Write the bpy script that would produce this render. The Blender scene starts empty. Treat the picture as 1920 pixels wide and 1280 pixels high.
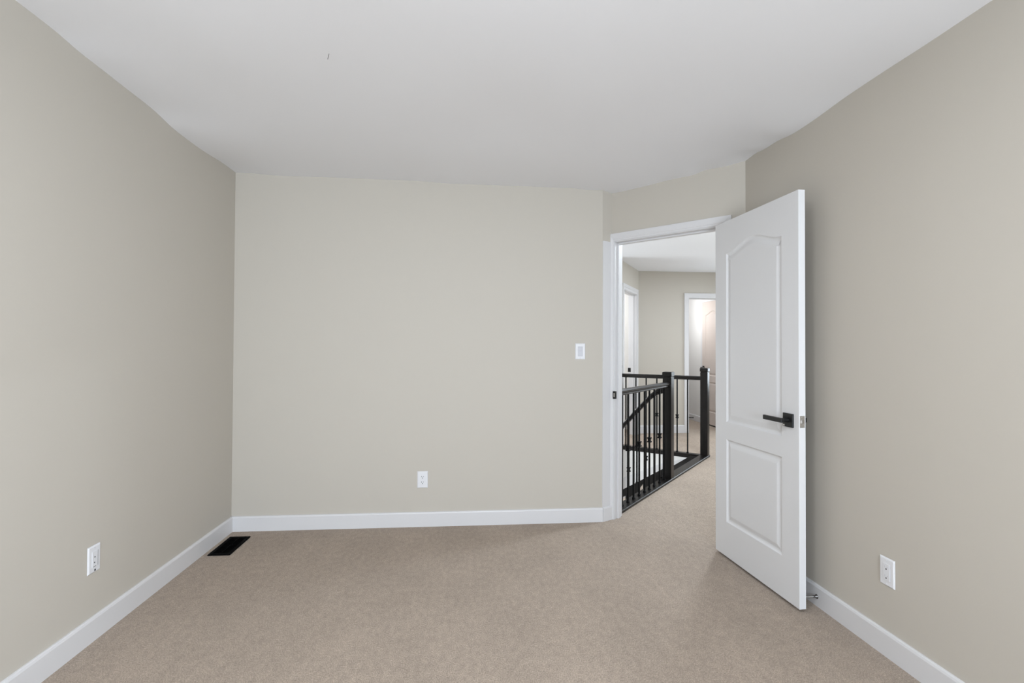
import bpy, bmesh, math
from mathutils import Vector, Matrix

sc = bpy.context.scene
C = sc.collection
V = Vector
rad = math.radians

# ------------------------------------------------------------------ camera
CAMH = 1.264
yaw, pit, rol = rad(5.2), rad(.78), rad(-.27)
r_ = V((math.cos(yaw), -math.sin(yaw), 0))
q_ = V((math.sin(yaw), math.cos(yaw), 0))
f_ = q_ * math.cos(pit) + V((0, 0, 1)) * math.sin(pit)
u_ = -q_ * math.sin(pit) + V((0, 0, 1)) * math.cos(pit)
R_ = r_ * math.cos(rol) - u_ * math.sin(rol)
U_ = r_ * math.sin(rol) + u_ * math.cos(rol)
cam = bpy.data.cameras.new('camera')
cam.sensor_width = 36
cam.lens = 36 * 960 / 1920
cam.clip_start = .02
co = bpy.data.objects.new('camera', cam)
C.objects.link(co)
m = Matrix.Identity(4)
for i in range(3):
    m[i][0], m[i][1], m[i][2] = R_[i], U_[i], -f_[i]
m[2][3] = CAMH
co.matrix_world = m
sc.camera = co

# ------------------------------------------------------------------ view + world
sc.view_settings.view_transform = 'Standard'
sc.view_settings.look = 'None'
sc.view_settings.gamma = 1
sc.view_settings.use_curve_mapping = False
sc.view_settings.exposure = 0.01
w = bpy.data.worlds.new('world')
sc.world = w
w.use_nodes = True
w.node_tree.nodes['Background'].inputs[0].default_value = (.85, .92, 1, 1)
w.node_tree.nodes['Background'].inputs[1].default_value = 1.0

# ------------------------------------------------------------------ lights
def light(name, kind, loc, power, col, look=None, size=.2, sizey=None):
    l = bpy.data.lights.new(name, kind)
    l.energy = power
    l.color = col
    o = bpy.data.objects.new(name, l)
    C.objects.link(o)
    o.location = loc
    if kind == 'AREA':
        l.shape = 'RECTANGLE'
        l.size = size
        l.size_y = sizey or size
        d = (V(look) - V(loc)).normalized()
        o.rotation_euler = d.to_track_quat('-Z', 'Y').to_euler()
    else:
        l.shadow_soft_size = size
    return o
light('bedroom_lamp_light', 'AREA', (.08, 1.12, 2.375), 16.5, (.885, .93, 1), (.08, 1.12, 0), .13)
light('bedroom_lamp_glow', 'POINT', (.08, 1.12, 2.30), 1.0, (.89, .945, 1), size=.07)
light('bedroom_window_light', 'AREA', (.45, -2.54, 1.25), 132, (.78, .885, 1), (-1.0, -.4, 2.3), 1.7, 1.0)
light('ceiling_fill_light', 'AREA', (.62, -2.5, 1.0), 74, (.77, .88, 1), (-.1, -1.2, 2.45), 1.7, .5)  # unseen upward fill at the rear window, added to brighten the ceiling
light('hall_carpet_fill_light', 'AREA', (2.45, 4.35, 2.42), 38, (.77, .885, 1), (2.45, 4.35, 0), .22)  # unseen overhead fill, added to lighten the hall carpet
light('hall_far_fill_light', 'AREA', (3.25, 6.1, 2.42), 14, (.82, .89, 1), (3.25, 6.1, 0), .22)  # added fill out of view, lifts the far hall floor and lower wall
light('hall_end_fill_light', 'AREA', (4.75, 6.75, 1.45), 34, (.79, .905, 1), (2.4, 5.0, .9), 1.0, 1.5)  # unseen side fill, added to grey the right faces of the newels
light('stairwell_fill_light', 'AREA', (.40, 6.35, .9), 26, (.88, .95, 1), (2.8, 5.6, .2), 1.0, 1.7)  # added fill from the hidden left of the stairwell, no window there
light('stairwell_lower_fill_light', 'AREA', (.55, 6.5, -1.0), 15, (.88, .95, 1), (2.6, 5.7, -.5), .7, .9)  # low fill added out of view to whiten the stairwell walls
light('left_room_light', 'POINT', (1.3, 7.6, 2.0), 27, (.93, .97, 1), size=.15)
light('corridor_fill_light', 'POINT', (3.52, 8.42, 1.85), 10.5, (.94, .97, 1), size=.12)  # hidden fill at mid height, added to light the corridor door evenly

# ------------------------------------------------------------------ materials
def mat(name, col, rough=.5, metal=0, spec=.5, bump=None, vary=None, coat=0):
    M = bpy.data.materials.new(name)
    M.use_nodes = True
    nt = M.node_tree
    b = nt.nodes['Principled BSDF']
    b.inputs['Base Color'].default_value = (*col, 1)
    b.inputs['Roughness'].default_value = rough
    b.inputs['Metallic'].default_value = metal
    b.inputs['Specular IOR Level'].default_value = spec
    b.inputs['Coat Weight'].default_value = coat
    tc = nt.nodes.new('ShaderNodeTexCoord')
    if vary:
        sca, lo, hi, stretch = vary
        mp = nt.nodes.new('ShaderNodeMapping')
        mp.inputs['Scale'].default_value = stretch
        n = nt.nodes.new('ShaderNodeTexNoise')
        n.inputs['Scale'].default_value = sca
        n.inputs['Detail'].default_value = 4
        rp = nt.nodes.new('ShaderNodeValToRGB')
        rp.color_ramp.elements[0].position = .35
        rp.color_ramp.elements[1].position = .65
        rp.color_ramp.elements[0].color = (*[c * lo for c in col], 1)
        rp.color_ramp.elements[1].color = (*[min(1, c * hi) for c in col], 1)
        nt.links.new(tc.outputs['Object'], mp.inputs['Vector'])
        nt.links.new(mp.outputs[0], n.inputs['Vector'])
        nt.links.new(n.outputs[0], rp.inputs[0])
        nt.links.new(rp.outputs[0], b.inputs['Base Color'])
    if bump:
        sca, dist, strength = bump
        n = nt.nodes.new('ShaderNodeTexNoise')
        n.inputs['Scale'].default_value = sca
        n.inputs['Detail'].default_value = 3
        bp = nt.nodes.new('ShaderNodeBump')
        bp.inputs['Distance'].default_value = dist
        bp.inputs['Strength'].default_value = strength
        nt.links.new(tc.outputs['Object'], n.inputs['Vector'])
        nt.links.new(n.outputs[0], bp.inputs['Height'])
        nt.links.new(bp.outputs[0], b.inputs['Normal'])
    return M

def carpet_mat():
    M = bpy.data.materials.new('beige_carpet')
    M.use_nodes = True
    nt = M.node_tree
    b = nt.nodes['Principled BSDF']
    b.inputs['Roughness'].default_value = 1
    b.inputs['Specular IOR Level'].default_value = .05
    b.inputs['Sheen Weight'].default_value = .12
    tc = nt.nodes.new('ShaderNodeTexCoord')
    def noise(scale, detail, rough=.6):
        n = nt.nodes.new('ShaderNodeTexNoise')
        n.inputs['Scale'].default_value = scale
        n.inputs['Detail'].default_value = detail
        n.inputs['Roughness'].default_value = rough
        nt.links.new(nap.outputs[0], n.inputs['Vector'])
        return n
    nap = nt.nodes.new('ShaderNodeMapping')          # pile lies along the room
    nap.inputs['Scale'].default_value = (1, .5, 1)
    nt.links.new(tc.outputs['Object'], nap.inputs['Vector'])
    fine = noise(250, 4, .85)
    mid = noise(42, 3)
    big = noise(3.2, 4, .65)
    rp = nt.nodes.new('ShaderNodeValToRGB')
    e = rp.color_ramp.elements
    e[0].position, e[0].color = .32, (.205, .178, .141, 1)
    e[1].position, e[1].color = .68, (.64, .51, .42, 1)
    k = e.new(.50); k.color = (.41, .33, .263, 1)
    nt.links.new(fine.outputs[0], rp.inputs[0])
    def mul(a, src, lo, hi):
        mr = nt.nodes.new('ShaderNodeMapRange')
        mr.inputs['From Min'].default_value = .3
        mr.inputs['From Max'].default_value = .7
        mr.inputs['To Min'].default_value = lo
        mr.inputs['To Max'].default_value = hi
        nt.links.new(src.outputs[0], mr.inputs['Value'])
        mx = nt.nodes.new('ShaderNodeMix')
        mx.data_type = 'RGBA'
        mx.blend_type = 'MULTIPLY'
        mx.inputs['Factor'].default_value = 1
        nt.links.new(a, mx.inputs['A'])
        nt.links.new(mr.outputs[0], mx.inputs['B'])
        return mx.outputs['Result']
    c = mul(rp.outputs[0], mid, .90, 1.10)
    c = mul(c, big, .92, 1.08)
    nt.links.new(c, b.inputs['Base Color'])
    bp = nt.nodes.new('ShaderNodeBump')
    bp.inputs['Distance'].default_value = .006
    bp.inputs['Strength'].default_value = .55
    nt.links.new(fine.outputs[0], bp.inputs['Height'])
    nt.links.new(bp.outputs[0], b.inputs['Normal'])
    return M

WALL = mat('greige_wall_paint', (.57, .530, .468), .62, spec=.3, bump=(260, .0006, .25))
CEIL = mat('white_ceiling_paint', (.905, .905, .925), .85, spec=.15, bump=(190, .0008, .25))
TRIM = mat('white_trim_paint', (.725, .715, .72), .42, spec=.45, bump=(60, .0004, .15))
DOORW = mat('white_door_paint', (.75, .748, .755), .45, spec=.32, bump=(45, .0005, .18))
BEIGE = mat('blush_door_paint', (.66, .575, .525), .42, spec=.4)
OFFW = mat('off_white_wall_paint', (.82, .805, .785), .6, spec=.3)
PLAST = mat('white_plastic', (.80, .80, .82), .32, spec=.5)
GREYP = mat('pale_grey_plastic', (.62, .62, .655), .4)
SLOT = mat('dark_slot', (.02, .02, .02), .6)
BLACK = mat('matte_black_metal', (.008, .008, .008), .38, spec=.4)
VENTB = mat('black_register_metal', (.003, .003, .003), .8, spec=.05)
IRON = mat('black_iron', (.004, .004, .0042), .5, spec=.14)
WOOD = mat('espresso_stained_wood', (.0055, .0040, .0035), .33, spec=.42, vary=(14, .55, 1.5, (6, 6, .6)))
CHROME = mat('satin_nickel', (.62, .61, .60), .3, metal=1)
RUBBER = mat('grey_rubber', (.25, .25, .25), .7)
CARPET = carpet_mat()

# ------------------------------------------------------------------ mesh helpers
def obj(name, bm, M, parent=None, smooth=False, bevel=None, seg=2):
    bmesh.ops.recalc_face_normals(bm, faces=bm.faces)
    me = bpy.data.meshes.new(name)
    bm.to_mesh(me)
    bm.free()
    me.materials.append(M)
    o = bpy.data.objects.new(name, me)
    C.objects.link(o)
    if smooth:
        for p in me.polygons:
            p.use_smooth = True
    if bevel:
        b = o.modifiers.new('bevel', 'BEVEL')
        b.width = bevel
        b.segments = seg
        b.limit_method = 'ANGLE'
        b.angle_limit = rad(35)
    if parent:
        o.parent = parent
        o.matrix_parent_inverse = Matrix.Identity(4)
    return o

def tag(o, label, cat, group=None, kind=None):
    o['label'] = label
    o['category'] = cat
    if group: o['group'] = group
    if kind: o['kind'] = kind
    return o

def struct(o, label, cat):
    return tag(o, label, cat, kind='structure')

def empty(name, loc, rotz=0):
    o = bpy.data.objects.new(name, None)
    C.objects.link(o)
    o.location = loc
    o.rotation_euler = (0, 0, rotz)
    o.empty_display_size = .1
    return o

def prism(bm, pts, z0, z1):
    """vertical prism over a plan polygon"""
    lo = [bm.verts.new((p[0], p[1], z0)) for p in pts]
    hi = [bm.verts.new((p[0], p[1], z1)) for p in pts]
    n = len(pts)
    bm.faces.new(lo[::-1]); bm.faces.new(hi)
    for i in range(n):
        bm.faces.new((lo[i], lo[(i + 1) % n], hi[(i + 1) % n], hi[i]))

def box(bm, a, b):
    prism(bm, [(a[0], a[1]), (b[0], a[1]), (b[0], b[1]), (a[0], b[1])], a[2], b[2])

def extrude_path(bm, prof, p0, p1, side):
    """constant profile [(a,b)]: a along 'side', b along z, from p0 to p1"""
    p0, p1, side = V(p0), V(p1), V(side)
    A = [bm.verts.new(p0 + side * a + V((0, 0, b))) for a, b in prof]
    B = [bm.verts.new(p1 + side * a + V((0, 0, b))) for a, b in prof]
    n = len(prof)
    bm.faces.new(A[::-1]); bm.faces.new(B)
    for i in range(n):
        bm.faces.new((A[i], A[(i + 1) % n], B[(i + 1) % n], B[i]))

def extrude_poly(bm, pts3, off):
    off = V(off)
    A = [bm.verts.new(V(p)) for p in pts3]
    B = [bm.verts.new(V(p) + off) for p in pts3]
    n = len(A)
    bm.faces.new(A[::-1]); bm.faces.new(B)
    for i in range(n):
        bm.faces.new((A[i], A[(i + 1) % n], B[(i + 1) % n], B[i]))

def lathe(bm, prof, n=20, mtx=Matrix.Identity(4), square=False):
    """prof [(r,z)] turned round local z"""
    rings = []
    if square: n = 4
    for r, z in prof:
        ring = []
        for i in range(n):
            a = 2 * math.pi * (i + (.5 if square else 0)) / n
            rr = r * (math.sqrt(2) if square else 1)
            ring.append(bm.verts.new(mtx @ V((rr * math.cos(a), rr * math.sin(a), z))))
        rings.append(ring)
    for A, B in zip(rings, rings[1:]):
        for i in range(n):
            bm.faces.new((A[i], A[(i + 1) % n], B[(i + 1) % n], B[i]))
    bm.faces.new(rings[0][::-1]); bm.faces.new(rings[-1])

# ------------------------------------------------------------------ plan
XL, XR, YB, YR = -1.594, 1.748, 3.694, -2.6
CR = V((XR, 3.060))                      # corner right wall / door wall
J = V((1.0885, 3.7425))                  # corner door wall / short return
W2 = (CR - J).normalized()               # along the door wall, left to right
N2D = V((W2.y * -1, W2.x)).normalized()  # out of the bedroom
if N2D.y < 0: N2D = -N2D
LW = (CR - J).length
K = V((1.005, YB))                       # end of back wall
T = .115

def dw(s, n, z=0):                       # door wall frame
    p = J + W2 * s + N2D * n
    return V((p.x, p.y, z))

# uneven ceiling: measured heights, blended
CPTS = [(-1.6, 3.69, 2.474), (-1.21, 3.69, 2.462), (-.88, 3.69, 2.463), (-.51, 3.69, 2.460), (.02, 3.69, 2.447),
        (.49, 3.69, 2.446), (.76, 3.69, 2.445), (.92, 3.69, 2.432), (1.0, 3.69, 2.437), (1.09, 3.74, 2.432), (1.13, 3.69, 2.424),
        (1.25, 3.57, 2.429), (1.42, 3.40, 2.436), (1.52, 3.30, 2.428), (1.57, 3.25, 2.454), (1.67, 3.14, 2.443),
        (1.74, 3.07, 2.450), (1.748, 2.97, 2.457), (1.748, 2.82, 2.443), (1.748, 2.53, 2.424), (1.748, 2.04, 2.437),
        (1.748, 1.76, 2.434), (1.748, 1.54, 2.435), (1.748, .5, 2.438), (-1.6, 3.07, 2.452), (-1.6, 2.6, 2.476),
        (-1.6, 2.31, 2.478), (-1.6, 2.07, 2.489), (-1.6, 1.95, 2.488), (-1.6, .5, 2.485),
        (0, 2.6, 2.46), (-.8, 2.2, 2.468), (.8, 2.4, 2.445), (0, 1, 2.46), (0, -1.4, 2.46), (-1.5, -1.4, 2.475), (1.6, -1.4, 2.44), (0, -2.6, 2.46)]
def ceil_z(x, y):
    s = t = 0
    for a, b, z in CPTS:
        d2 = (x - a) ** 2 + (y - b) ** 2
        k = 1 / (d2 + .0035) ** 1.5
        s += k; t += k * z
    return t / s

# ------------------------------------------------------------------ bedroom shell
ZT = 2.62
bm = bmesh.new(); box(bm, (XL - T, YR - T, -.1), (XL, YB + T, ZT))
struct(obj('wall_left', bm, WALL), 'plain greige painted wall on the left with one outlet near the floor', 'wall')
bm = bmesh.new(); prism(bm, [(XL, YB), K, (K.x + .03, YB + T), (XL, YB + T)], -.1, ZT)
struct(obj('wall_back', bm, WALL), 'greige painted wall facing the camera with light switch and outlet', 'wall')
bm = bmesh.new(); prism(bm, [K, J, dw(0, T).xy, (K.x + .03, YB + T)], -.1, ZT)
struct(obj('wall_return', bm, WALL), 'narrow slanted greige wall strip left of the doorway', 'wall')
bm = bmesh.new(); box(bm, (XR, YR - T, -.1), (XR + T, CR.y + .05, ZT))
struct(obj('wall_right', bm, WALL), 'greige painted wall on the right behind the open door', 'wall')
# rear wall with window opening
bm = bmesh.new()
box(bm, (XL, YR - T, -.1), (-.43, YR, ZT)); box(bm, (1.67, YR - T, -.1), (XR, YR, ZT))
box(bm, (-.43, YR - T, -.1), (1.67, YR, .75)); box(bm, (-.43, YR - T, 2.15), (1.67, YR, ZT))
struct(obj('wall_rear', bm, WALL), 'greige wall behind the camera with the window', 'wall')
bm = bmesh.new()
for a, b in (((-1.05, .75), (1.05, .82)), ((-1.05, 2.08), (1.05, 2.15)), ((-1.05, .82), (-.98, 2.08)), ((.98, .82), (1.05, 2.08)), ((-.03, .82), (.03, 2.08))):
    box(bm, (a[0] + .62, YR - .09, a[1]), (b[0] + .62, YR - .03, b[1]))
struct(obj('window_1', bm, TRIM), 'white framed window behind the camera', 'window')

# door wall with opening
SL, SR, ZH = .025, .803, 2.060           # jamb faces and head
bm = bmesh.new()
prism(bm, [dw(0, 0).xy, dw(SL - .018, 0).xy, dw(SL - .018, T).xy, dw(0, T).xy], -.1, ZT)
prism(bm, [dw(SR + .018, 0).xy, dw(LW, 0).xy, dw(LW + .06, T).xy, dw(SR + .018, T).xy], -.1, ZT)
prism(bm, [dw(SL - .018, 0).xy, dw(SR + .018, 0).xy, dw(SR + .018, T).xy, dw(SL - .018, T).xy], ZH + .018, ZT)
struct(obj('wall_doorway', bm, WALL), 'angled greige wall above and around the open doorway', 'wall')

# floor / ceiling of bedroom
bm = bmesh.new()
poly = [(XL, YR), (XR, YR), CR, dw(SR + .02, 0).xy, dw(SR + .02, T).xy, dw(SL - .02, T).xy, dw(SL - .02, 0).xy, J, K, (XL, YB)]
prism(bm, poly, -.12, 0)
struct(obj('floor', bm, CARPET), 'beige cut pile carpet covering the bedroom floor', 'floor')

bm = bmesh.new()
nx, ny = 84, 132
x0, x1, y0, y1 = XL - .05, XR + .05, YR - .05, YB + .11
grid = []
for j in range(ny + 1):
    y = y0 + (y1 - y0) * j / ny
    row = []
    for i in range(nx + 1):
        x = x0 + (x1 - x0) * i / nx
        row.append(bm.verts.new((x, y, ceil_z(x, y))))
    grid.append(row)
for j in range(ny):
    for i in range(nx):
        q = (grid[j][i], grid[j][i + 1], grid[j + 1][i + 1], grid[j + 1][i])
        c = sum((v.co for v in q), V()) / 4
        # only the bedroom side of the angled wall
        if (c.xy - J).dot(N2D) < T * .8:
            bm.faces.new(q)
bmesh.ops.delete(bm, geom=[v for v in bm.verts if not v.link_faces], context='VERTS')
struct(obj('ceiling', bm, CEIL, smooth=True), 'white slightly uneven painted bedroom ceiling', 'ceiling')

# baseboards
BBP = [(0, 0), (.014, 0), (.014, .092), (.011, .100), (.006, .103), (0, .103)]
def baseboard(name, p0, p1, side, label, h=1.0):
    bm = bmesh.new()
    extrude_path(bm, [(a, b * h) for a, b in BBP], (*p0, 0), (*p1, 0), (*side, 0))
    o = obj(name, bm, TRIM)
    return struct(o, label, 'baseboard')
baseboard('baseboard_left', (XL, YR), (XL, YB), (1, 0), 'white baseboard along the left wall')
baseboard('baseboard_back', (XL, YB), (K.x + .002, YB), (0, -1), 'white baseboard under the light switch wall')
baseboard('baseboard_right', (XR, YR), (XR, CR.y), (-1, 0), 'white baseboard along the right wall behind the door')
rd = (J - K).normalized(); rn = V((rd.y, -rd.x))
bm = bmesh.new()
extrude_path(bm, BBP, (K.x, K.y - .0, 0), (J.x - rd.x * .004, J.y - rd.y * .004, 0), (rn.x, rn.y, 0))
struct(obj('baseboard_return', bm, TRIM), 'short white baseboard piece left of the door casing', 'baseboard')
# white board on the return, up to the casing head
bm = bmesh.new()
a, b = K + rd * .001, J - rd * .002
prism(bm, [a, b, b + rn * .004, a + rn * .004], .103, 2.062)
struct(obj('trim_1', bm, TRIM), 'narrow white trim board on the strip left of the doorway', 'trim')

# door frame: jambs, stops, casings (both sides)
bm = bmesh.new()
def dwbox(bm, s0, s1, n0, n1, z0, z1):
    prism(bm, [dw(s0, n0).xy, dw(s1, n0).xy, dw(s1, n1).xy, dw(s0, n1).xy], z0, z1)
dwbox(bm, SL - .018, SL, 0, T, 0, ZH)
dwbox(bm, SR, SR + .018, 0, T, 0, ZH)
dwbox(bm, SL - .018, SR + .018, 0, T, ZH, ZH + .018)
dwbox(bm, SL, SL + .011, .042, .078, 0, ZH)
dwbox(bm, SR - .011, SR, .042, .078, 0, ZH)
dwbox(bm, SL, SR, .042, .078, ZH - .011, ZH)
# profiled casing, room side: outer edge, inner bead
CASE = [(0, 0), (.0, .016), (.012, .016), (.040, .012), (.044, .008), (.052, .008), (.057, .005), (.057, 0)]
ZC = ZH + .005
def casing_side(bm, s_out, sgn, z1, wid, face=0, out=-1):
    k = wid / .057
    lo, hi = [], []
    for a, t in CASE:
        s = s_out + sgn * a * k
        p = dw(s, face + out * t)
        lo.append(bm.verts.new((p.x, p.y, 0)))
        hi.append(bm.verts.new((p.x, p.y, z1 - a)))
    n = len(lo)
    bm.faces.new(lo[::-1]); bm.faces.new(hi)
    for i in range(n):
        bm.faces.new((lo[i], lo[(i + 1) % n], hi[(i + 1) % n], hi[i]))
def casing_head(bm, s0, s1, z1, k0, face=0, out=-1, k1=1):
    A, B = [], []
    for a, t in CASE:
        A.append(bm.verts.new(dw(s0 + a * k0, face + out * t, z1 - a)))
        B.append(bm.verts.new(dw(s1 - a * k1, face + out * t, z1 - a)))
    n = len(A)
    bm.faces.new(A[::-1]); bm.faces.new(B)
    for i in range(n):
        bm.faces.new((A[i], A[(i + 1) % n], B[(i + 1) % n], B[i]))
zo = ZC + .057
wl = SL - .005 + .006
casing_side(bm, -.006, 1, zo, wl)
casing_side(bm, SR + .005 + .057, -1, zo, .057)
casing_head(bm, -.006, SR + .062, zo, wl / .057)
casing_side(bm, SR + .062, -1, zo, .057, T, 1)
casing_side(bm, SL - .062, 1, zo, .057, T, 1)
casing_head(bm, SL - .062, SR + .062, zo, 1, T, 1)
fr = obj('trim_2', bm, TRIM, bevel=.0012, seg=1)
struct(fr, 'white moulded casing and jamb around the open bedroom doorway', 'door frame')
bm = bmesh.new()
dwbox(bm, SL - .0055, SL + .0165, -.0165, -.0135 + .002, .895, .951)
dwbox(bm, SL - .003, SL + .0160, -.0145, .002, .895, .951)
o = obj('strike_plate', bm, BLACK, fr, bevel=.001, seg=1)
o['label'] = 'black strike plate'
bm = bmesh.new()
dwbox(bm, SL + .0015, SL + .0105, -.0172, -.0164, .908, .938)
obj('strike_slot', bm, CHROME, o)

# ------------------------------------------------------------------ moulded two-panel door leaf
def door_leaf(w, z0, z1, th, both=True):
    """leaf in local x (hinge 0 .. w), y 0 = visible face plane (normal -y), y th = other face"""
    bm = bmesh.new()
    x0, x1 = .122 * w / .755, w - .125 * w / .755
    def up_outline():
        pts = [(x0, .826), (x1, .826)]
        n = 28
        for i in range(n + 1):
            t = i / n
            pts.append((x1 + (x0 - x1) * t, 1.845 + .055 * (1 - math.cos(2 * math.pi * t)) / 2))
        return pts
    lowp = [(x0, .225), (x1, .225), (x1, .722), (x0, .722)]
    PROF = [(0, 0), (.004, .0045), (.009, .0085), (.015, .0098), (.020, .0095), (.040, .0030), (.046, .0020)]
    def inset(pts, d):
        out = []
        n = len(pts)
        for i in range(n):
            a, b, c = V(pts[i - 1]), V(pts[i]), V(pts[(i + 1) % n])
            e1, e2 = (b - a).normalized(), (c - b).normalized()
            n1, n2 = V((-e1.y, e1.x)), V((-e2.y, e2.x))
            mv = (n1 + n2)
            mv /= max(.35, 1 + n1.dot(n2))
            out.append(b + mv * d)
        return out
    def face(y, sgn):
        loops = []
        rect = [bm.verts.new((x, y, z)) for x, z in ((0, z0), (w, z0), (w, z1), (0, z1))]
        edges = [bm.edges.new((rect[i], rect[(i + 1) % 4])) for i in range(4)]
        for pts in (up_outline(), lowp):
            prev = None
            for d, dep in PROF:
                ring = [bm.verts.new((p[0], y + sgn * dep, p[1])) for p in (inset(pts, d) if d else pts)]
                n = len(ring)
                if prev is None:
                    edges += [bm.edges.new((ring[i], ring[(i + 1) % n])) for i in range(n)]
                else:
                    for i in range(n):
                        bm.faces.new((prev[i], prev[(i + 1) % n], ring[(i + 1) % n], ring[i]))
                prev = ring
            bm.faces.new(prev)
        bmesh.ops.triangle_fill(bm, use_beauty=True, edges=edges, normal=(0, -sgn, 0))
        return rect
    A = face(0, 1)
    B = face(th, -1)
    for i in range(4):
        bm.faces.new((A[i], A[(i + 1) % 4], B[(i + 1) % 4], B[i]))
    return bm

DA = V((1.569, 3.107)); DB = V((1.6065, 2.3406))
DD = (DB - DA).normalized()
DO = DA + DD * .011
drot = math.atan2(DD.y, DD.x)            # local +x -> DD ; local +y -> left normal of DD
# visible face looks to -x world; local y axis = rot90(DD) which points to +x world
door = empty('door_1', (DO.x, DO.y, 0), drot)
struct(door, 'white two-panel interior door standing open into the bedroom', 'door')
DW = .755
obj('door_panel', door_leaf(DW, .016, 2.043, .035), DOORW, door, bevel=.0015, seg=2)
SX, SZ = .684, .915
def lever(yface, sgn, nm):
    """sgn -1: on the face at y=0 looking -y ; +1 : on the rear face"""
    bm = bmesh.new()
    box(bm, (SX - .036, min(yface, yface + sgn * .009), SZ - .034), (SX + .036, max(yface, yface + sgn * .009), SZ + .034))
    h = obj('door_handle', bm, BLACK, door, bevel=.002)
    h['label'] = 'black square rose and lever'
    bm = bmesh.new()
    mt = Matrix.Translation((SX, yface + sgn * .008, SZ)) @ Matrix.Rotation(rad(90 if sgn < 0 else -90), 4, 'X')
    lathe(bm, [(.013, 0), (.0115, .012), (.0115, .040)], 20, mt)
    obj('spindle', bm, BLACK, h)
    bm = bmesh.new()
    ya, yb = yface + sgn * .038, yface + sgn * .053
    box(bm, (SX - .132, min(ya, yb), SZ - .0115), (SX + .014, max(ya, yb), SZ + .0115))
    obj('lever', bm, BLACK, h, bevel=.0025)
    return h
hf = lever(0, -1, 'front')
hb = lever(.035, 1, 'back')
bm = bmesh.new()
mt = Matrix.Translation((SX - .022, -.0085, SZ - .026)) @ Matrix.Rotation(rad(90), 4, 'X')
lathe(bm, [(.0055, 0), (.0055, .004), (.004, .006)], 16, mt)
obj('privacy_pin', bm, CHROME, hf)
# latch plate on the door edge
bm = bmesh.new()
box(bm, (DW - .001, .0045, .887), (DW + .0012, .0305, .944))
lp = obj('latch_plate', bm, CHROME, door, bevel=.0006, seg=1)
lp['label'] = 'nickel latch plate'
bm = bmesh.new()
extrude_poly(bm, [(DW, .0105, .908), (DW + .010, .0105, .908), (DW + .004, .0235, .908), (DW, .0245, .908)], (0, 0, .016))
obj('latch_bolt', bm, CHROME, lp, bevel=.001)
for zz in (.895, .936):
    bm = bmesh.new()
    mt = Matrix.Translation((DW + .001, .0175, zz)) @ Matrix.Rotation(rad(90), 4, 'Y')
    lathe(bm, [(.0036, 0), (.0032, .0012)], 12, mt)
    obj('screw', bm, CHROME, lp)
for zz in (.24, 1.05, 1.83):
    bm = bmesh.new()
    lathe(bm, [(.0055, -.045), (.0055, .045)], 12, Matrix.Translation((-.006, .037, zz)))
    box(bm, (-.006, .0352, zz - .044), (.03, .0375, zz + .044))
    obj('hinge', bm, BLACK, door)

# ------------------------------------------------------------------ door stop on right baseboard
ds = empty('door_stop', (XR - .014, 2.396, .048))
tag(ds, 'small flared spring door stop on the right baseboard behind the white door', 'door stop')
RY = Matrix.Rotation(rad(-90), 4, 'Y')
bm = bmesh.new()
lathe(bm, [(.0110, 0), (.0106, .002), (.0070, .006), (.0052, .016), (.0048, .024)], 24, RY)
o = obj('flange', bm, mat('nickel_dark_reflection', (.16, .155, .15), .25, metal=1), ds, smooth=True)  # nickel colour darkened for the dark surroundings it reflects
bm = bmesh.new()
turns, per, rw, rs = 17, 10, .0013, .0047
prev = None
for i in range(turns * per + 1):
    a = 2 * math.pi * i / per
    L = .022 + .046 * i / (turns * per)
    c = V((-L, rs * math.cos(a), rs * math.sin(a)))
    rdv = V((0, math.cos(a), math.sin(a)))
    ring = [bm.verts.new(c + rdv * rw * math.cos(b) + V((1, 0, 0)) * rw * math.sin(b)) for b in [k * math.pi / 2 for k in range(4)]]
    if prev:
        for k in range(4):
            bm.faces.new((prev[k], prev[(k + 1) % 4], ring[(k + 1) % 4], ring[k]))
    prev = ring
obj('spring', bm, CHROME, ds, smooth=True)
bm = bmesh.new()
lathe(bm, [(.0058, .066), (.0072, .070), (.0072, .080), (.005, .083)], 18, RY)
obj('rubber_tip', bm, RUBBER, ds, smooth=True)

# ------------------------------------------------------------------ outlets and switch
def plate_bm(w=.0745, h=.117, t=.006):
    bm = bmesh.new()
    b = .005
    lo = [bm.verts.new((x, 0, z)) for x, z in ((-w / 2, -h / 2), (w / 2, -h / 2), (w / 2, h / 2), (-w / 2, h / 2))]
    hi = [bm.verts.new((x, -t, z)) for x, z in ((-w / 2 + b, -h / 2 + b), (w / 2 - b, -h / 2 + b), (w / 2 - b, h / 2 - b), (-w / 2 + b, h / 2 - b))]
    md = [bm.verts.new((v.co.x, -t * .35, v.co.z)) for v in lo]
    bm.faces.new(lo[::-1]); bm.faces.new(hi)
    for A, B in ((lo, md), (md, hi)):
        for i in range(4):
            bm.faces.new((A[i], A[(i + 1) % 4], B[(i + 1) % 4], B[i]))
    return bm
def slot(parent, x, z, w, h, y, M=SLOT, nm='slot'):
    bm = bmesh.new()
    box(bm, (x - w / 2, y - .0006, z - h / 2), (x + w / 2, y + .0004, z + h / 2))
    return obj(nm, bm, M, parent)
def screw(parent, x, z, y, M=PLAST, r=.0032):
    bm = bmesh.new()
    lathe(bm, [(r, 0), (r * .9, .001)], 14, Matrix.Translation((x, y, z)) @ Matrix.Rotation(rad(90), 4, 'X'))
    box(bm, (x - r * .8, y - .0013, z - .0005), (x + r * .8, y - .0009, z + .0005))
    return obj('screw', bm, M, parent)
def ground(parent, x, z, y):
    bm = bmesh.new()
    lathe(bm, [(.0031, 0), (.0031, .0008)], 14, Matrix.Translation((x, y + .0004, z)) @ Matrix.Rotation(rad(90), 4, 'X'))
    return obj('ground_hole', bm, SLOT, parent)
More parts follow.
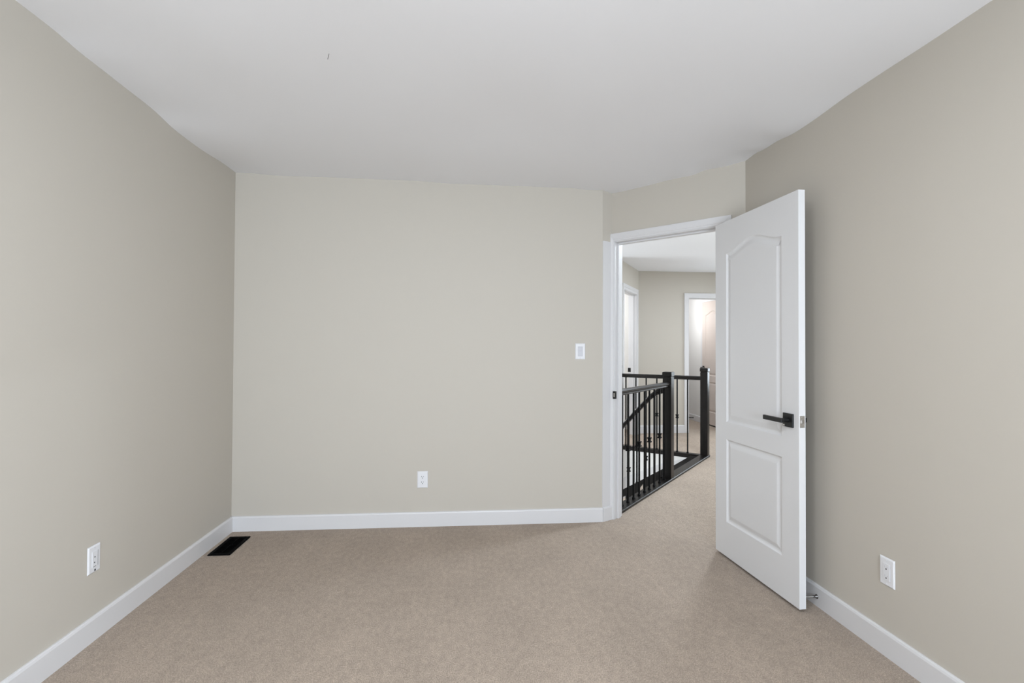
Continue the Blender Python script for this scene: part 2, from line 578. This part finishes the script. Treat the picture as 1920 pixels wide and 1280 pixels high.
def receptacle(root, zc, round_=True, y=-.006):
    bm = bmesh.new()
    pts = []
    R = .0172
    for i in range(32):
        a = 2 * math.pi * i / 32
        pts.append((max(-.0172, min(.0172, R * math.cos(a))), max(-.0142, min(.0142, R * math.sin(a)))))
    extrude_poly(bm, [(px, y, zc + pz) for px, pz in pts], (0, -.002, 0))
    f = obj('receptacle_face', bm, PLAST, root, bevel=.0005, seg=1)
    yy = y - .0022
    slot(f, -.0065, zc + .004, .0024, .0090, yy)
    slot(f, .0065, zc + .004, .0024, .0075, yy)
    ground(f, 0, zc - .0065, yy)
    return f
def outlet(name, loc, rotz, kind, label):
    root = empty(name, loc, rotz)
    tag(root, label, 'outlet', 'white wall outlets')
    obj('cover_plate', plate_bm(), PLAST, root, bevel=.0008, seg=1)
    if kind == 'duplex':
        receptacle(root, .0195)
        receptacle(root, -.0195)
        screw(root, 0, 0, -.006)
    else:
        bm = bmesh.new()
        box(bm, (-.0168, -.0078, -.034), (.0168, -.0055, .034))
        f = obj('receptacle_face', bm, PLAST, root, bevel=.0006, seg=1)
        slot(root, .0186, 0, .0026 if kind == 'cable' else .0014, .066, -.0060, GREYP if kind == 'decora' else SLOT, 'plate_gap')
        if kind == 'cable':
            ground(f, -.002, .009, -.0078); ground(f, -.004, -.014, -.0078)
            slot(f, -.003, -.031, .016, .0016, -.0078)
            screw(root, 0, .048, -.006, GREYP)
            bm = bmesh.new()
            lathe(bm, [(.0045, 0), (.0045, .0012)], 16, Matrix.Translation((.002, -.0056, -.048)) @ Matrix.Rotation(rad(90), 4, 'X'))
            obj('screw_hole', bm, SLOT, root)['label'] = 'open black screw hole'
        else:
            for zc in (.0185, -.0185):
                slot(f, -.0065, zc + .003, .0018, .0075, -.0079, GREYP)
                slot(f, .0065, zc + .003, .0018, .0065, -.0079, GREYP)
                ground(f, 0, zc - .006, -.0079)
            screw(root, 0, .048, -.006); screw(root, 0, -.048, -.006)
    return root
outlet('wall_outlet', (-.2975, YB, .330), 0, 'duplex', 'white two-socket outlet low on the back wall above the middle of the baseboard')
outlet('wall_outlet', (XL, 2.377, .348), rad(90), 'cable', 'white outlet low on the left wall with an open black screw hole')
outlet('wall_outlet', (XR, 1.983, .346), rad(-90), 'decora', 'white outlet low on the right wall, right of the open door')
sw = empty('light_switch', (.838, YB, 1.245))
tag(sw, 'white light switch with grey rocker on the back wall beside the doorway', 'light switch')
obj('cover_plate', plate_bm(), PLAST, sw, bevel=.0008, seg=1)
bm = bmesh.new()
box(bm, (-.0178, -.0066, -.0352), (.0178, -.0050, .0352))
obj('switch_frame', bm, mat('switch_gap_grey', (.50, .50, .53), .5), sw)
bm = bmesh.new()
extrude_poly(bm, [(-.0162, -.0055, -.0335), (-.0162, -.0098, -.0335), (-.0162, -.0070, 0), (-.0162, -.0082, .0325), (-.0162, -.0055, .0325)], (.0324, 0, 0))
obj('rocker', bm, GREYP, sw)['label'] = 'pale grey rocker'
screw(sw, 0, .048, -.006); screw(sw, 0, -.048, -.006, GREYP)

# ------------------------------------------------------------------ floor register
fr_ = empty('floor_register', (-1.481, 3.417, 0), rad(0))
tag(fr_, 'black metal floor vent in the carpet at the left baseboard corner', 'floor vent')
bm = bmesh.new()
hw, hl = .066, .152
for a, b in (((-hw, -hl), (-.046, hl)), ((.046, -hl), (hw, hl)), ((-.046, -hl), (.046, -.128)), ((-.046, .128), (.046, hl))):
    box(bm, (a[0], a[1], .002), (b[0], b[1], .008))
obj('frame', bm, VENTB, fr_, bevel=.002)
bm = bmesh.new()
for k in range(18):
    y = -.124 + k * .0146
    extrude_poly(bm, [(-.046, y, .0065), (-.046, y + .0035, .0065), (-.046, y + .009, .003), (-.046, y + .0055, .003)], (.092, 0, 0))
box(bm, (-.002, -.128, .003), (.002, .128, .0068))
obj('louvres', bm, VENTB, fr_)
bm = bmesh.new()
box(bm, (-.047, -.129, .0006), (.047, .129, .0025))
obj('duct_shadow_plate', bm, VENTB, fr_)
bm = bmesh.new()
box(bm, (.010, -.006, .0065), (.016, .010, .011))
obj('damper_lever', bm, VENTB, fr_)

# fleck on the ceiling
fx, fy = -.572, 2.16
bm = bmesh.new()
extrude_poly(bm, [(-.008, .022, 0), (-.0065, .0235, 0), (.0095, -.018, 0), (.008, -.0195, 0)], (0, 0, -.0012))
o = obj('ceiling_mark', bm, mat('grey_fleck', (.16, .16, .155), .8))
o.location = (fx, fy, ceil_z(fx, fy) + .0003)
tag(o, 'tiny dark fleck stuck on the white ceiling', 'mark')

# ================================================================== hall and stairwell
HU = V((math.cos(rad(49.5)), math.sin(rad(49.5))))      # along the hall
HV = V((-HU.y, HU.x))                                   # across, towards the stairs
P1 = V((1.966, 4.822))                                  # first newel
P2 = P1 + HU * 1.31                                     # second newel
P0 = P1 - HU * 1.255                                    # rail meets the bedroom wall
PE = P2 + HV * 1.085                                    # far rail meets left hall wall
LC = V((2.594, 7.50))                                   # hall far left corner
LD = V((-.518, -.855)).normalized()                     # left hall wall, towards camera
LN = V((LD.y, -LD.x)).normalized()
if LN.x > 0: LN = -LN                                   # behind the left hall wall
YF = 7.50
HZ = 2.44
RS = dw(LW + .02, T).xy                                 # hall right wall start
RE = RS + HU * ((YF - RS.y) / HU.y)
OL, OR = 3.380, 4.030                                   # opening in far wall
CX = 4.062                                              # corridor right wall

bm = bmesh.new()
poly = [dw(SL - .02, T).xy, P0, P1, P2, PE, LC, (OL, YF), (OL - .0, 9.6), (CX, 9.6), (CX, YF), RE, RS, dw(SR + .02, T).xy]
prism(bm, poly, -.28, -.001)
struct(obj('floor_hall', bm, CARPET), 'beige carpet of the hall seen through the doorway', 'floor')
def lw(s, n):
    p = LC + LD * s + LN * n
    return (p.x, p.y)
SWL = (.1, lw(1.30, 2.3)[1])
bm = bmesh.new()
prism(bm, [(.1, YB + T), SWL, lw(1.22, 2.3), lw(1.22, T), lw(0, T), LC, (OL - .3, YF), (OL - .3, 9.8), (CX + .4, 9.8), (CX + .4, YF), RE, dw(LW + .02, T).xy, dw(0, T).xy, (K.x + .03, YB + T), ], HZ, HZ + .1)
struct(obj('ceiling_hall', bm, CEIL), 'white hall ceiling seen through the doorway', 'ceiling')

bm = bmesh.new()
box(bm, (LC.x - .05, YF, -.1), (OL - .018, YF + T, ZT)); box(bm, (OR + .018, YF, -.1), (RE.x + .3, YF + T, ZT))
box(bm, (OL - .018, YF, 2.058), (OR + .018, YF + T, ZT))
struct(obj('wall_hall_far', bm, WALL), 'greige wall at the far end of the hall', 'wall')
bm = bmesh.new()
prism(bm, [RS, RE, RE + V((.1, -.05)), RS + V((.1, -.05))], -.1, ZT)
struct(obj('wall_hall_right', bm, WALL), 'greige wall along the right side of the hall', 'wall')

# left hall wall with open doorway
S0, S1 = .155, .915
bm = bmesh.new()
prism(bm, [lw(-.05, 0), lw(S0 - .018, 0), lw(S0 - .018, T), lw(-.05, T)], -.1, ZT)
prism(bm, [lw(S1 + .018, 0), lw(1.30, 0), lw(1.30, T), lw(S1 + .018, T)], -.1, ZT)
prism(bm, [lw(S0 - .018, 0), lw(S1 + .018, 0), lw(S1 + .018, T), lw(S0 - .018, T)], 2.078, ZT)
struct(obj('wall_hall_left', bm, WALL), 'greige wall with an open doorway on the left of the hall', 'wall')
def frame(bm, fn, s0, s1, zh, t=T, cw=.070, far=True):
    """jambs + casing, fn(s, n) -> xy"""
    def b(sa, sb, na, nb, za, zb):
        prism(bm, [fn(sa, na), fn(sb, na), fn(sb, nb), fn(sa, nb)], za, zb)
    b(s0 - .018, s0, 0, t, 0, zh); b(s1, s1 + .018, 0, t, 0, zh); b(s0 - .018, s1 + .018, 0, t, zh, zh + .018)
    b(s0, s0 + .011, .04, .075, 0, zh); b(s1 - .011, s1, .04, .075, 0, zh); b(s0 + .011, s1 - .011, .04, .075, zh - .011, zh)
    i = .005
    for (a, c, th) in ((0, cw * .55, .016), (cw * .55, cw, .011)):
        b(s0 - i - cw + a, s0 - i - cw + c, -th, 0, 0, zh + i + cw - a)
        b(s1 + i + cw - c, s1 + i + cw - a, -th, 0, 0, zh + i + cw - a)
        b(s0 - i - cw + c, s1 + i + cw - c, -th, 0, zh + i + cw - c, zh + i + cw - a)
bm = bmesh.new()
frame(bm, lw, S0, S1, 2.062, cw=.078)
t3 = struct(obj('trim_3', bm, TRIM), 'white frame of the open doorway on the left hall wall', 'door frame')
bm = bmesh.new()
prism(bm, [lw(S0 - .001, .080), lw(S0 + .0025, .080), lw(S0 + .0025, .122), lw(S0 - .001, .122)], .925, .985)
obj('strike_plate', bm, BLACK, t3)['label'] = 'black strike plate'
# bright room behind that doorway
bm = bmesh.new()
prism(bm, [lw(-.3, 1.7), lw(1.2, 1.7), lw(1.2, 1.8), lw(-.3, 1.8)], -.1, ZT)
prism(bm, [lw(1.18, T), lw(1.24, T), lw(1.24, 1.8), lw(1.18, 1.8)], -.1, ZT)
prism(bm, [lw(-.4, T), lw(-.3, T), lw(-.3, 1.8), lw(-.4, 1.8)], -.1, ZT)
struct(obj('wall_side_room', bm, OFFW), 'pale walls of the room beyond the left hall doorway', 'wall')
bm = bmesh.new()
prism(bm, [lw(-.4, T * .0 + .001), lw(S1 + .1, .001), lw(1.18, T + .02), lw(1.18, 1.8), lw(-.4, 1.8)], -.1, -.001)
struct(obj('floor_side_room', bm, CARPET), 'carpet of the room beyond the left hall doorway', 'floor')
bm = bmesh.new()
prism(bm, [lw(-.4, T), lw(1.22, T), lw(1.22, 1.8), lw(-.4, 1.8)], HZ, HZ + .1)
struct(obj('ceiling_side_room', bm, CEIL), 'ceiling of the room beyond the left hall doorway', 'ceiling')

# opening in the far wall
bm = bmesh.new()
frame(bm, lambda s, n: (s, YF + n), OL, OR, 2.040, cw=.070)
struct(obj('trim_4', bm, TRIM), 'white frame of the opening in the far hall wall', 'door frame')
baseboard('baseboard_hall', (LC.x, YF), (OL - .075, YF), (0, -1), 'white baseboard on the far hall wall', 1.15)
baseboard('baseboard_hall_left', lw(S0 - .09, 0), lw(.0, 0), (-LN.x, -LN.y), 'short white baseboard in the hall corner')
baseboard('baseboard_hall_right', RS, RE, (-.76, .649), 'white baseboard along the right side of the hall')

# corridor beyond
bm = bmesh.new()
box(bm, (CX, YF + T, -.1), (CX + .1, 9.6, ZT))
struct(obj('wall_corridor_right', bm, OFFW), 'off-white wall right of the blush door in the far corridor', 'wall')
bm = bmesh.new()
box(bm, (OL - .13, YF + T, -.1), (OL - .03, 9.6, ZT)); box(bm, (OL - .13, 9.6, -.1), (CX + .1, 9.7, ZT))
struct(obj('wall_corridor', bm, OFFW), 'off-white end walls of the far corridor', 'wall')
bm = bmesh.new()
extrude_path(bm, BBP, (CX, 8.50, 0), (CX, 9.6, 0), (-1, 0, 0))
struct(obj('baseboard_corridor', bm, TRIM), 'white baseboard in the far corridor', 'baseboard')
# closed door on corridor wall; free edge at y=8.43 far, hinge near
cd = empty('door_2', (CX - .004, 7.70, 0), rad(90))
struct(cd, 'blush-coloured two-panel door beyond the far hall opening', 'door')
# leaf local x -> +y world, local y -> -x world : flip so visible face is +y local
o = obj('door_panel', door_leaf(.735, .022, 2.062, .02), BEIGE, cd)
bm = bmesh.new()
box(bm, (.737, .0, 0), (.79, .018, 2.12)); box(bm, (-.05, .0, 2.064), (.737, .018, 2.12)); box(bm, (-.05, 0, 0), (-.002, .018, 2.12))
obj('casing', bm, TRIM, cd, bevel=.002)['label'] = 'white casing'
bm = bmesh.new()
box(bm, (.655, .02, .925), (.715, .028, .985))
h = obj('door_handle', bm, BLACK, cd, bevel=.002)
h['label'] = 'black lever handle'
bm = bmesh.new()
box(bm, (.675, .028, .945), (.695, .060, .965)); box(bm, (.56, .056, .945), (.70, .070, .965))
obj('lever', bm, BLACK, h, bevel=.002)
bm = bmesh.new()
box(bm, (.0, .003, .0), (.735, .012, .021))
obj('under_gap_shade', bm, SLOT, cd)  # dark strip standing in for the shade under the door
# door stop on the corridor baseboard
d2 = empty('door_stop', (CX - .014, 8.80, .050))
tag(d2, 'small black spring door stop on the far corridor baseboard', 'door stop')
bm = bmesh.new()
lathe(bm, [(.012, 0), (.010, .008), (.007, .014)], 16, RY)
obj('flange', bm, BLACK, d2)
bm = bmesh.new()
lathe(bm, [(.006, .012), (.008, .080), (.015, .084), (.015, .110)], 14, RY)
obj('spring', bm, BLACK, d2)

# ------------------------------------------------------------------ stairs
def st(a, t, z):                          # a along HU from P1, t across from the hall edge, z
    p = P1 + HU * a + HV * t
    return V((p.x, p.y, z))
stair = empty('staircase', st(.65, .1, 0))
tag(stair, 'carpeted stairs going down behind the dark railing', 'staircase')
inv = Matrix.Translation(-stair.location)
def stobj(name, bm, M, **k):
    bmesh.ops.transform(bm, matrix=inv, verts=bm.verts)
    return obj(name, bm, M, stair, **k)
RISE, RUN = .185, .225
for k in range(4):
    bm = bmesh.new()
    t0 = .15 + (k * RUN if k else -.09)
    t1 = .15 + k * RUN + RUN + .02 if k < 3 else .97
    z = -RISE * (k + 1)
    prism(bm, [st(.05, t0, 0).xy, st(1.26, t0, 0).xy, st(1.26, t1, 0).xy, st(.05, t1, 0).xy], z - .19, z)
    stobj('step', bm, CARPET, bevel=.012)
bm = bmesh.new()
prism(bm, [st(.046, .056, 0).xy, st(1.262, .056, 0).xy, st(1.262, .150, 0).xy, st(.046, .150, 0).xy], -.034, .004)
stobj('top_black_strip', bm, mat('matte_black_strip', (.006, .005, .0045), .75, spec=.12), bevel=.004)  # flat matte black strip beyond the floor nosing at the stair top
bm = bmesh.new()
A = [st(1.262, .05, -.02), st(1.262, .05, .0 - .19), st(1.262, 1.0, -.76), st(1.262, 1.0, -.385), st(1.262, .52, -.145), st(1.262, .10, .0)]
extrude_poly(bm, A, st(1.275, .05, 0) - st(1.262, .05, 0))
stobj('skirt_board', bm, TRIM)['label'] = 'white skirt board'
# stairwell walls
bm = bmesh.new()
prism(bm, [lw(1.30, 0.0), lw(1.24, 0.0), lw(1.24, 2.4), lw(1.30, 2.4)], -2.9, ZT)
prism(bm, [(.0, YB + T), (.1, YB + T), (.1, SWL[1] + .1), (.0, SWL[1] + .1)], -2.9, ZT)
prism(bm, [(.1, YB + T - .06), (K.x + .05, YB + T - .06), (K.x + .05, YB + T), (.1, YB + T)], -2.9, 0)
struct(obj('wall_stairwell_left', bm, OFFW), 'off-white walls around the left part of the stairwell', 'wall')
bm = bmesh.new()
prism(bm, [st(1.277, .0, 0).xy, st(1.277, 1.16, 0).xy, st(1.38, 1.16, 0).xy, st(1.38, 0, 0).xy], -2.9, -.026)
struct(obj('wall_stairwell_far', bm, OFFW), 'off-white stairwell wall below the far railing', 'wall')
bm = bmesh.new()
prism(bm, [st(-1.25, -.12, 0).xy, st(1.3, -.12, 0).xy, st(1.3, -.02, 0).xy, st(-1.25, -.02, 0).xy], -2.9, -.06)
struct(obj('wall_stairwell_near', bm, OFFW), 'off-white stairwell wall below the near railing', 'wall')
bm = bmesh.new()
prism(bm, [(.1, YB + T), st(-1.3, 0, 0).xy, st(1.3, 0, 0).xy, PE, lw(1.30, 0), lw(1.30, 2.3), SWL], -2.95, -2.9)
struct(obj('floor_stairwell', bm, CARPET), 'carpet at the bottom of the stairwell', 'floor')

# ------------------------------------------------------------------ railings
def newel(parent, name, c, top, wd=.042, z0=0):
    bm = bmesh.new()
    mt = Matrix.Translation((c.x, c.y, 0)) @ Matrix.Rotation(rad(49.5), 4, 'Z')
    lathe(bm, [(wd, z0), (wd, top - .052), (wd - .004, top - .050), (wd - .004, top - .044), (wd + .004, top - .042), (wd + .004, top - .006), (wd - .002, top)], 4, mt, square=True)
    return obj(name, bm, WOOD, parent, bevel=.0025)
def knuckle(parent, c, z, rot=49.5):
    bm = bmesh.new()
    mt = Matrix.Translation((c.x, c.y, z)) @ Matrix.Rotation(rad(rot), 4, 'Z')
    lathe(bm, [(.0075, -.023), (.0165, -.021), (.0165, -.013), (.011, -.009), (.011, .009), (.0165, .013), (.0165, .021), (.0075, .023)], 4, mt, square=True)
    return obj('knuckle', bm, IRON, parent)
def baluster(parent, c, z0, z1, kz=None):
    bm = bmesh.new()
    mt = Matrix.Translation((c.x, c.y, 0)) @ Matrix.Rotation(rad(49.5), 4, 'Z')
    lathe(bm, [(.011, z0), (.010, z0 + .014), (.0066, z0 + .018), (.0066, z1)], 4, mt, square=True)
    b = obj('baluster', bm, IRON, parent)
    if kz is not None: knuckle(b, c, kz)
    return b
RP = [(-.019, 0), (.019, 0), (.023, .006), (.022, .015), (.030, .022), (.031, .036), (.022, .045), (0, .048), (-.022, .045), (-.031, .036), (-.030, .022), (-.022, .015), (-.023, .006)]
# near railing
ra = bpy.data.objects.new('stair_railing', None); C.objects.link(ra)
tag(ra, 'dark wood and iron stair railing seen through the bedroom doorway', 'railing')
newel(ra, 'newel_post', P1, 1.045)
bm = bmesh.new()
extrude_path(bm, [(a, b + .900) for a, b in RP], (*P0, 0), (*(P1 - HU * .04), 0), (*HV, 0))
obj('handrail', bm, WOOD, ra)
bm = bmesh.new()
extrude_path(bm, [(-.048, -.02), (.055, -.02), (.055, .016), (.050, .020), (-.044, .020), (-.048, .016)], (*P0, 0), (*(P2 + HU * .05), 0), (*HV, 0))
obj('floor_nosing', bm, WOOD, ra)
for i, dd in enumerate((1.115, .993, .876, .752, .627, .511, .388, .245, .120)):
    baluster(ra, P1 - HU * dd, .018, .903, .458 if i in (1, 3, 5, 7) else None)
# far railing
rb = rc = ra
newel(rb, 'newel_post', P2, 1.045)
newel(rb, 'newel_post', PE - HV * .002, 1.06, .030)
bm = bmesh.new()
extrude_path(bm, [(a, b + .900) for a, b in RP], (*(P2 + HV * .04), 0), (*(PE - HV * .05), 0), (*HU, 0))
obj('handrail', bm, WOOD, rb)
bm = bmesh.new()
extrude_path(bm, [(-.036, -.028), (.045, -.028), (.045, .016), (.040, .020), (-.032, .020), (-.036, .016)], (*(P2 + HV * .03), 0), (*PE, 0), (*HU, 0))
obj('floor_nosing', bm, WOOD, rb)
for i, dd in enumerate((.200, .325, .450, .577, .715, .850, .985)):
    baluster(rb, P2 + HV * dd, .018, .903, .450 if i in (1, 3, 5) else None)
# sloping stair railing
TOP = [(.035, .868), (.107, .843), (.178, .790), (.261, .702), (.346, .610), (.480, .460), (.95, -.03)]
def along(t, tab):
    for (a, za), (b, zb) in zip(tab, tab[1:]):
        if t <= b: return za + (zb - za) * (t - a) / (b - a)
    return tab[-1][1]
bm = bmesh.new()
prev = None
for t, z in TOP:
    ring = [bm.verts.new(st(a * .9, t, z - .028 + b * 1.25)) for a, b in RP]
    if prev:
        for i in range(len(ring)):
            bm.faces.new((prev[i], prev[(i + 1) % len(ring)], ring[(i + 1) % len(ring)], ring[i]))
    else: bm.faces.new(ring[::-1])
    prev = ring
bm.faces.new(prev)
obj('handrail', bm, WOOD, rc)
STR = [(.03, .112), (.194, .007), (.299, -.063), (.472, -.172), (.95, -.48)]
teeth = [(.03, -.3), (.03, .052), (.05, .040), (.088, .002), (.096, -.16), (.247, -.30), (.247, -.072), (.292, -.135), (.33, -.30), (.432, -.42), (.432, -.226), (.49, -.255), (.53, -.42), (.95, -.62)]
bm = bmesh.new()
pts = [(t, z) for t, z in STR] + [(t, z) for t, z in teeth[::-1] if not (t == .03 and z < 0)]
extrude_poly(bm, [st(-.018, t, z) for t, z in pts], st(.018, 0, 0) - st(-.018, 0, 0))
obj('stringer', bm, WOOD, rc)
for i, t in enumerate((.135, .225, .318, .405, .50, .60, .70)):
    z0, z1 = along(t, STR) - .01, along(t, TOP) - .01
    c = st(0, t, 0).xy
    baluster(rc, c, z0, z1, z0 + (z1 - z0) * .27 if i in (1, 3, 5) else None)
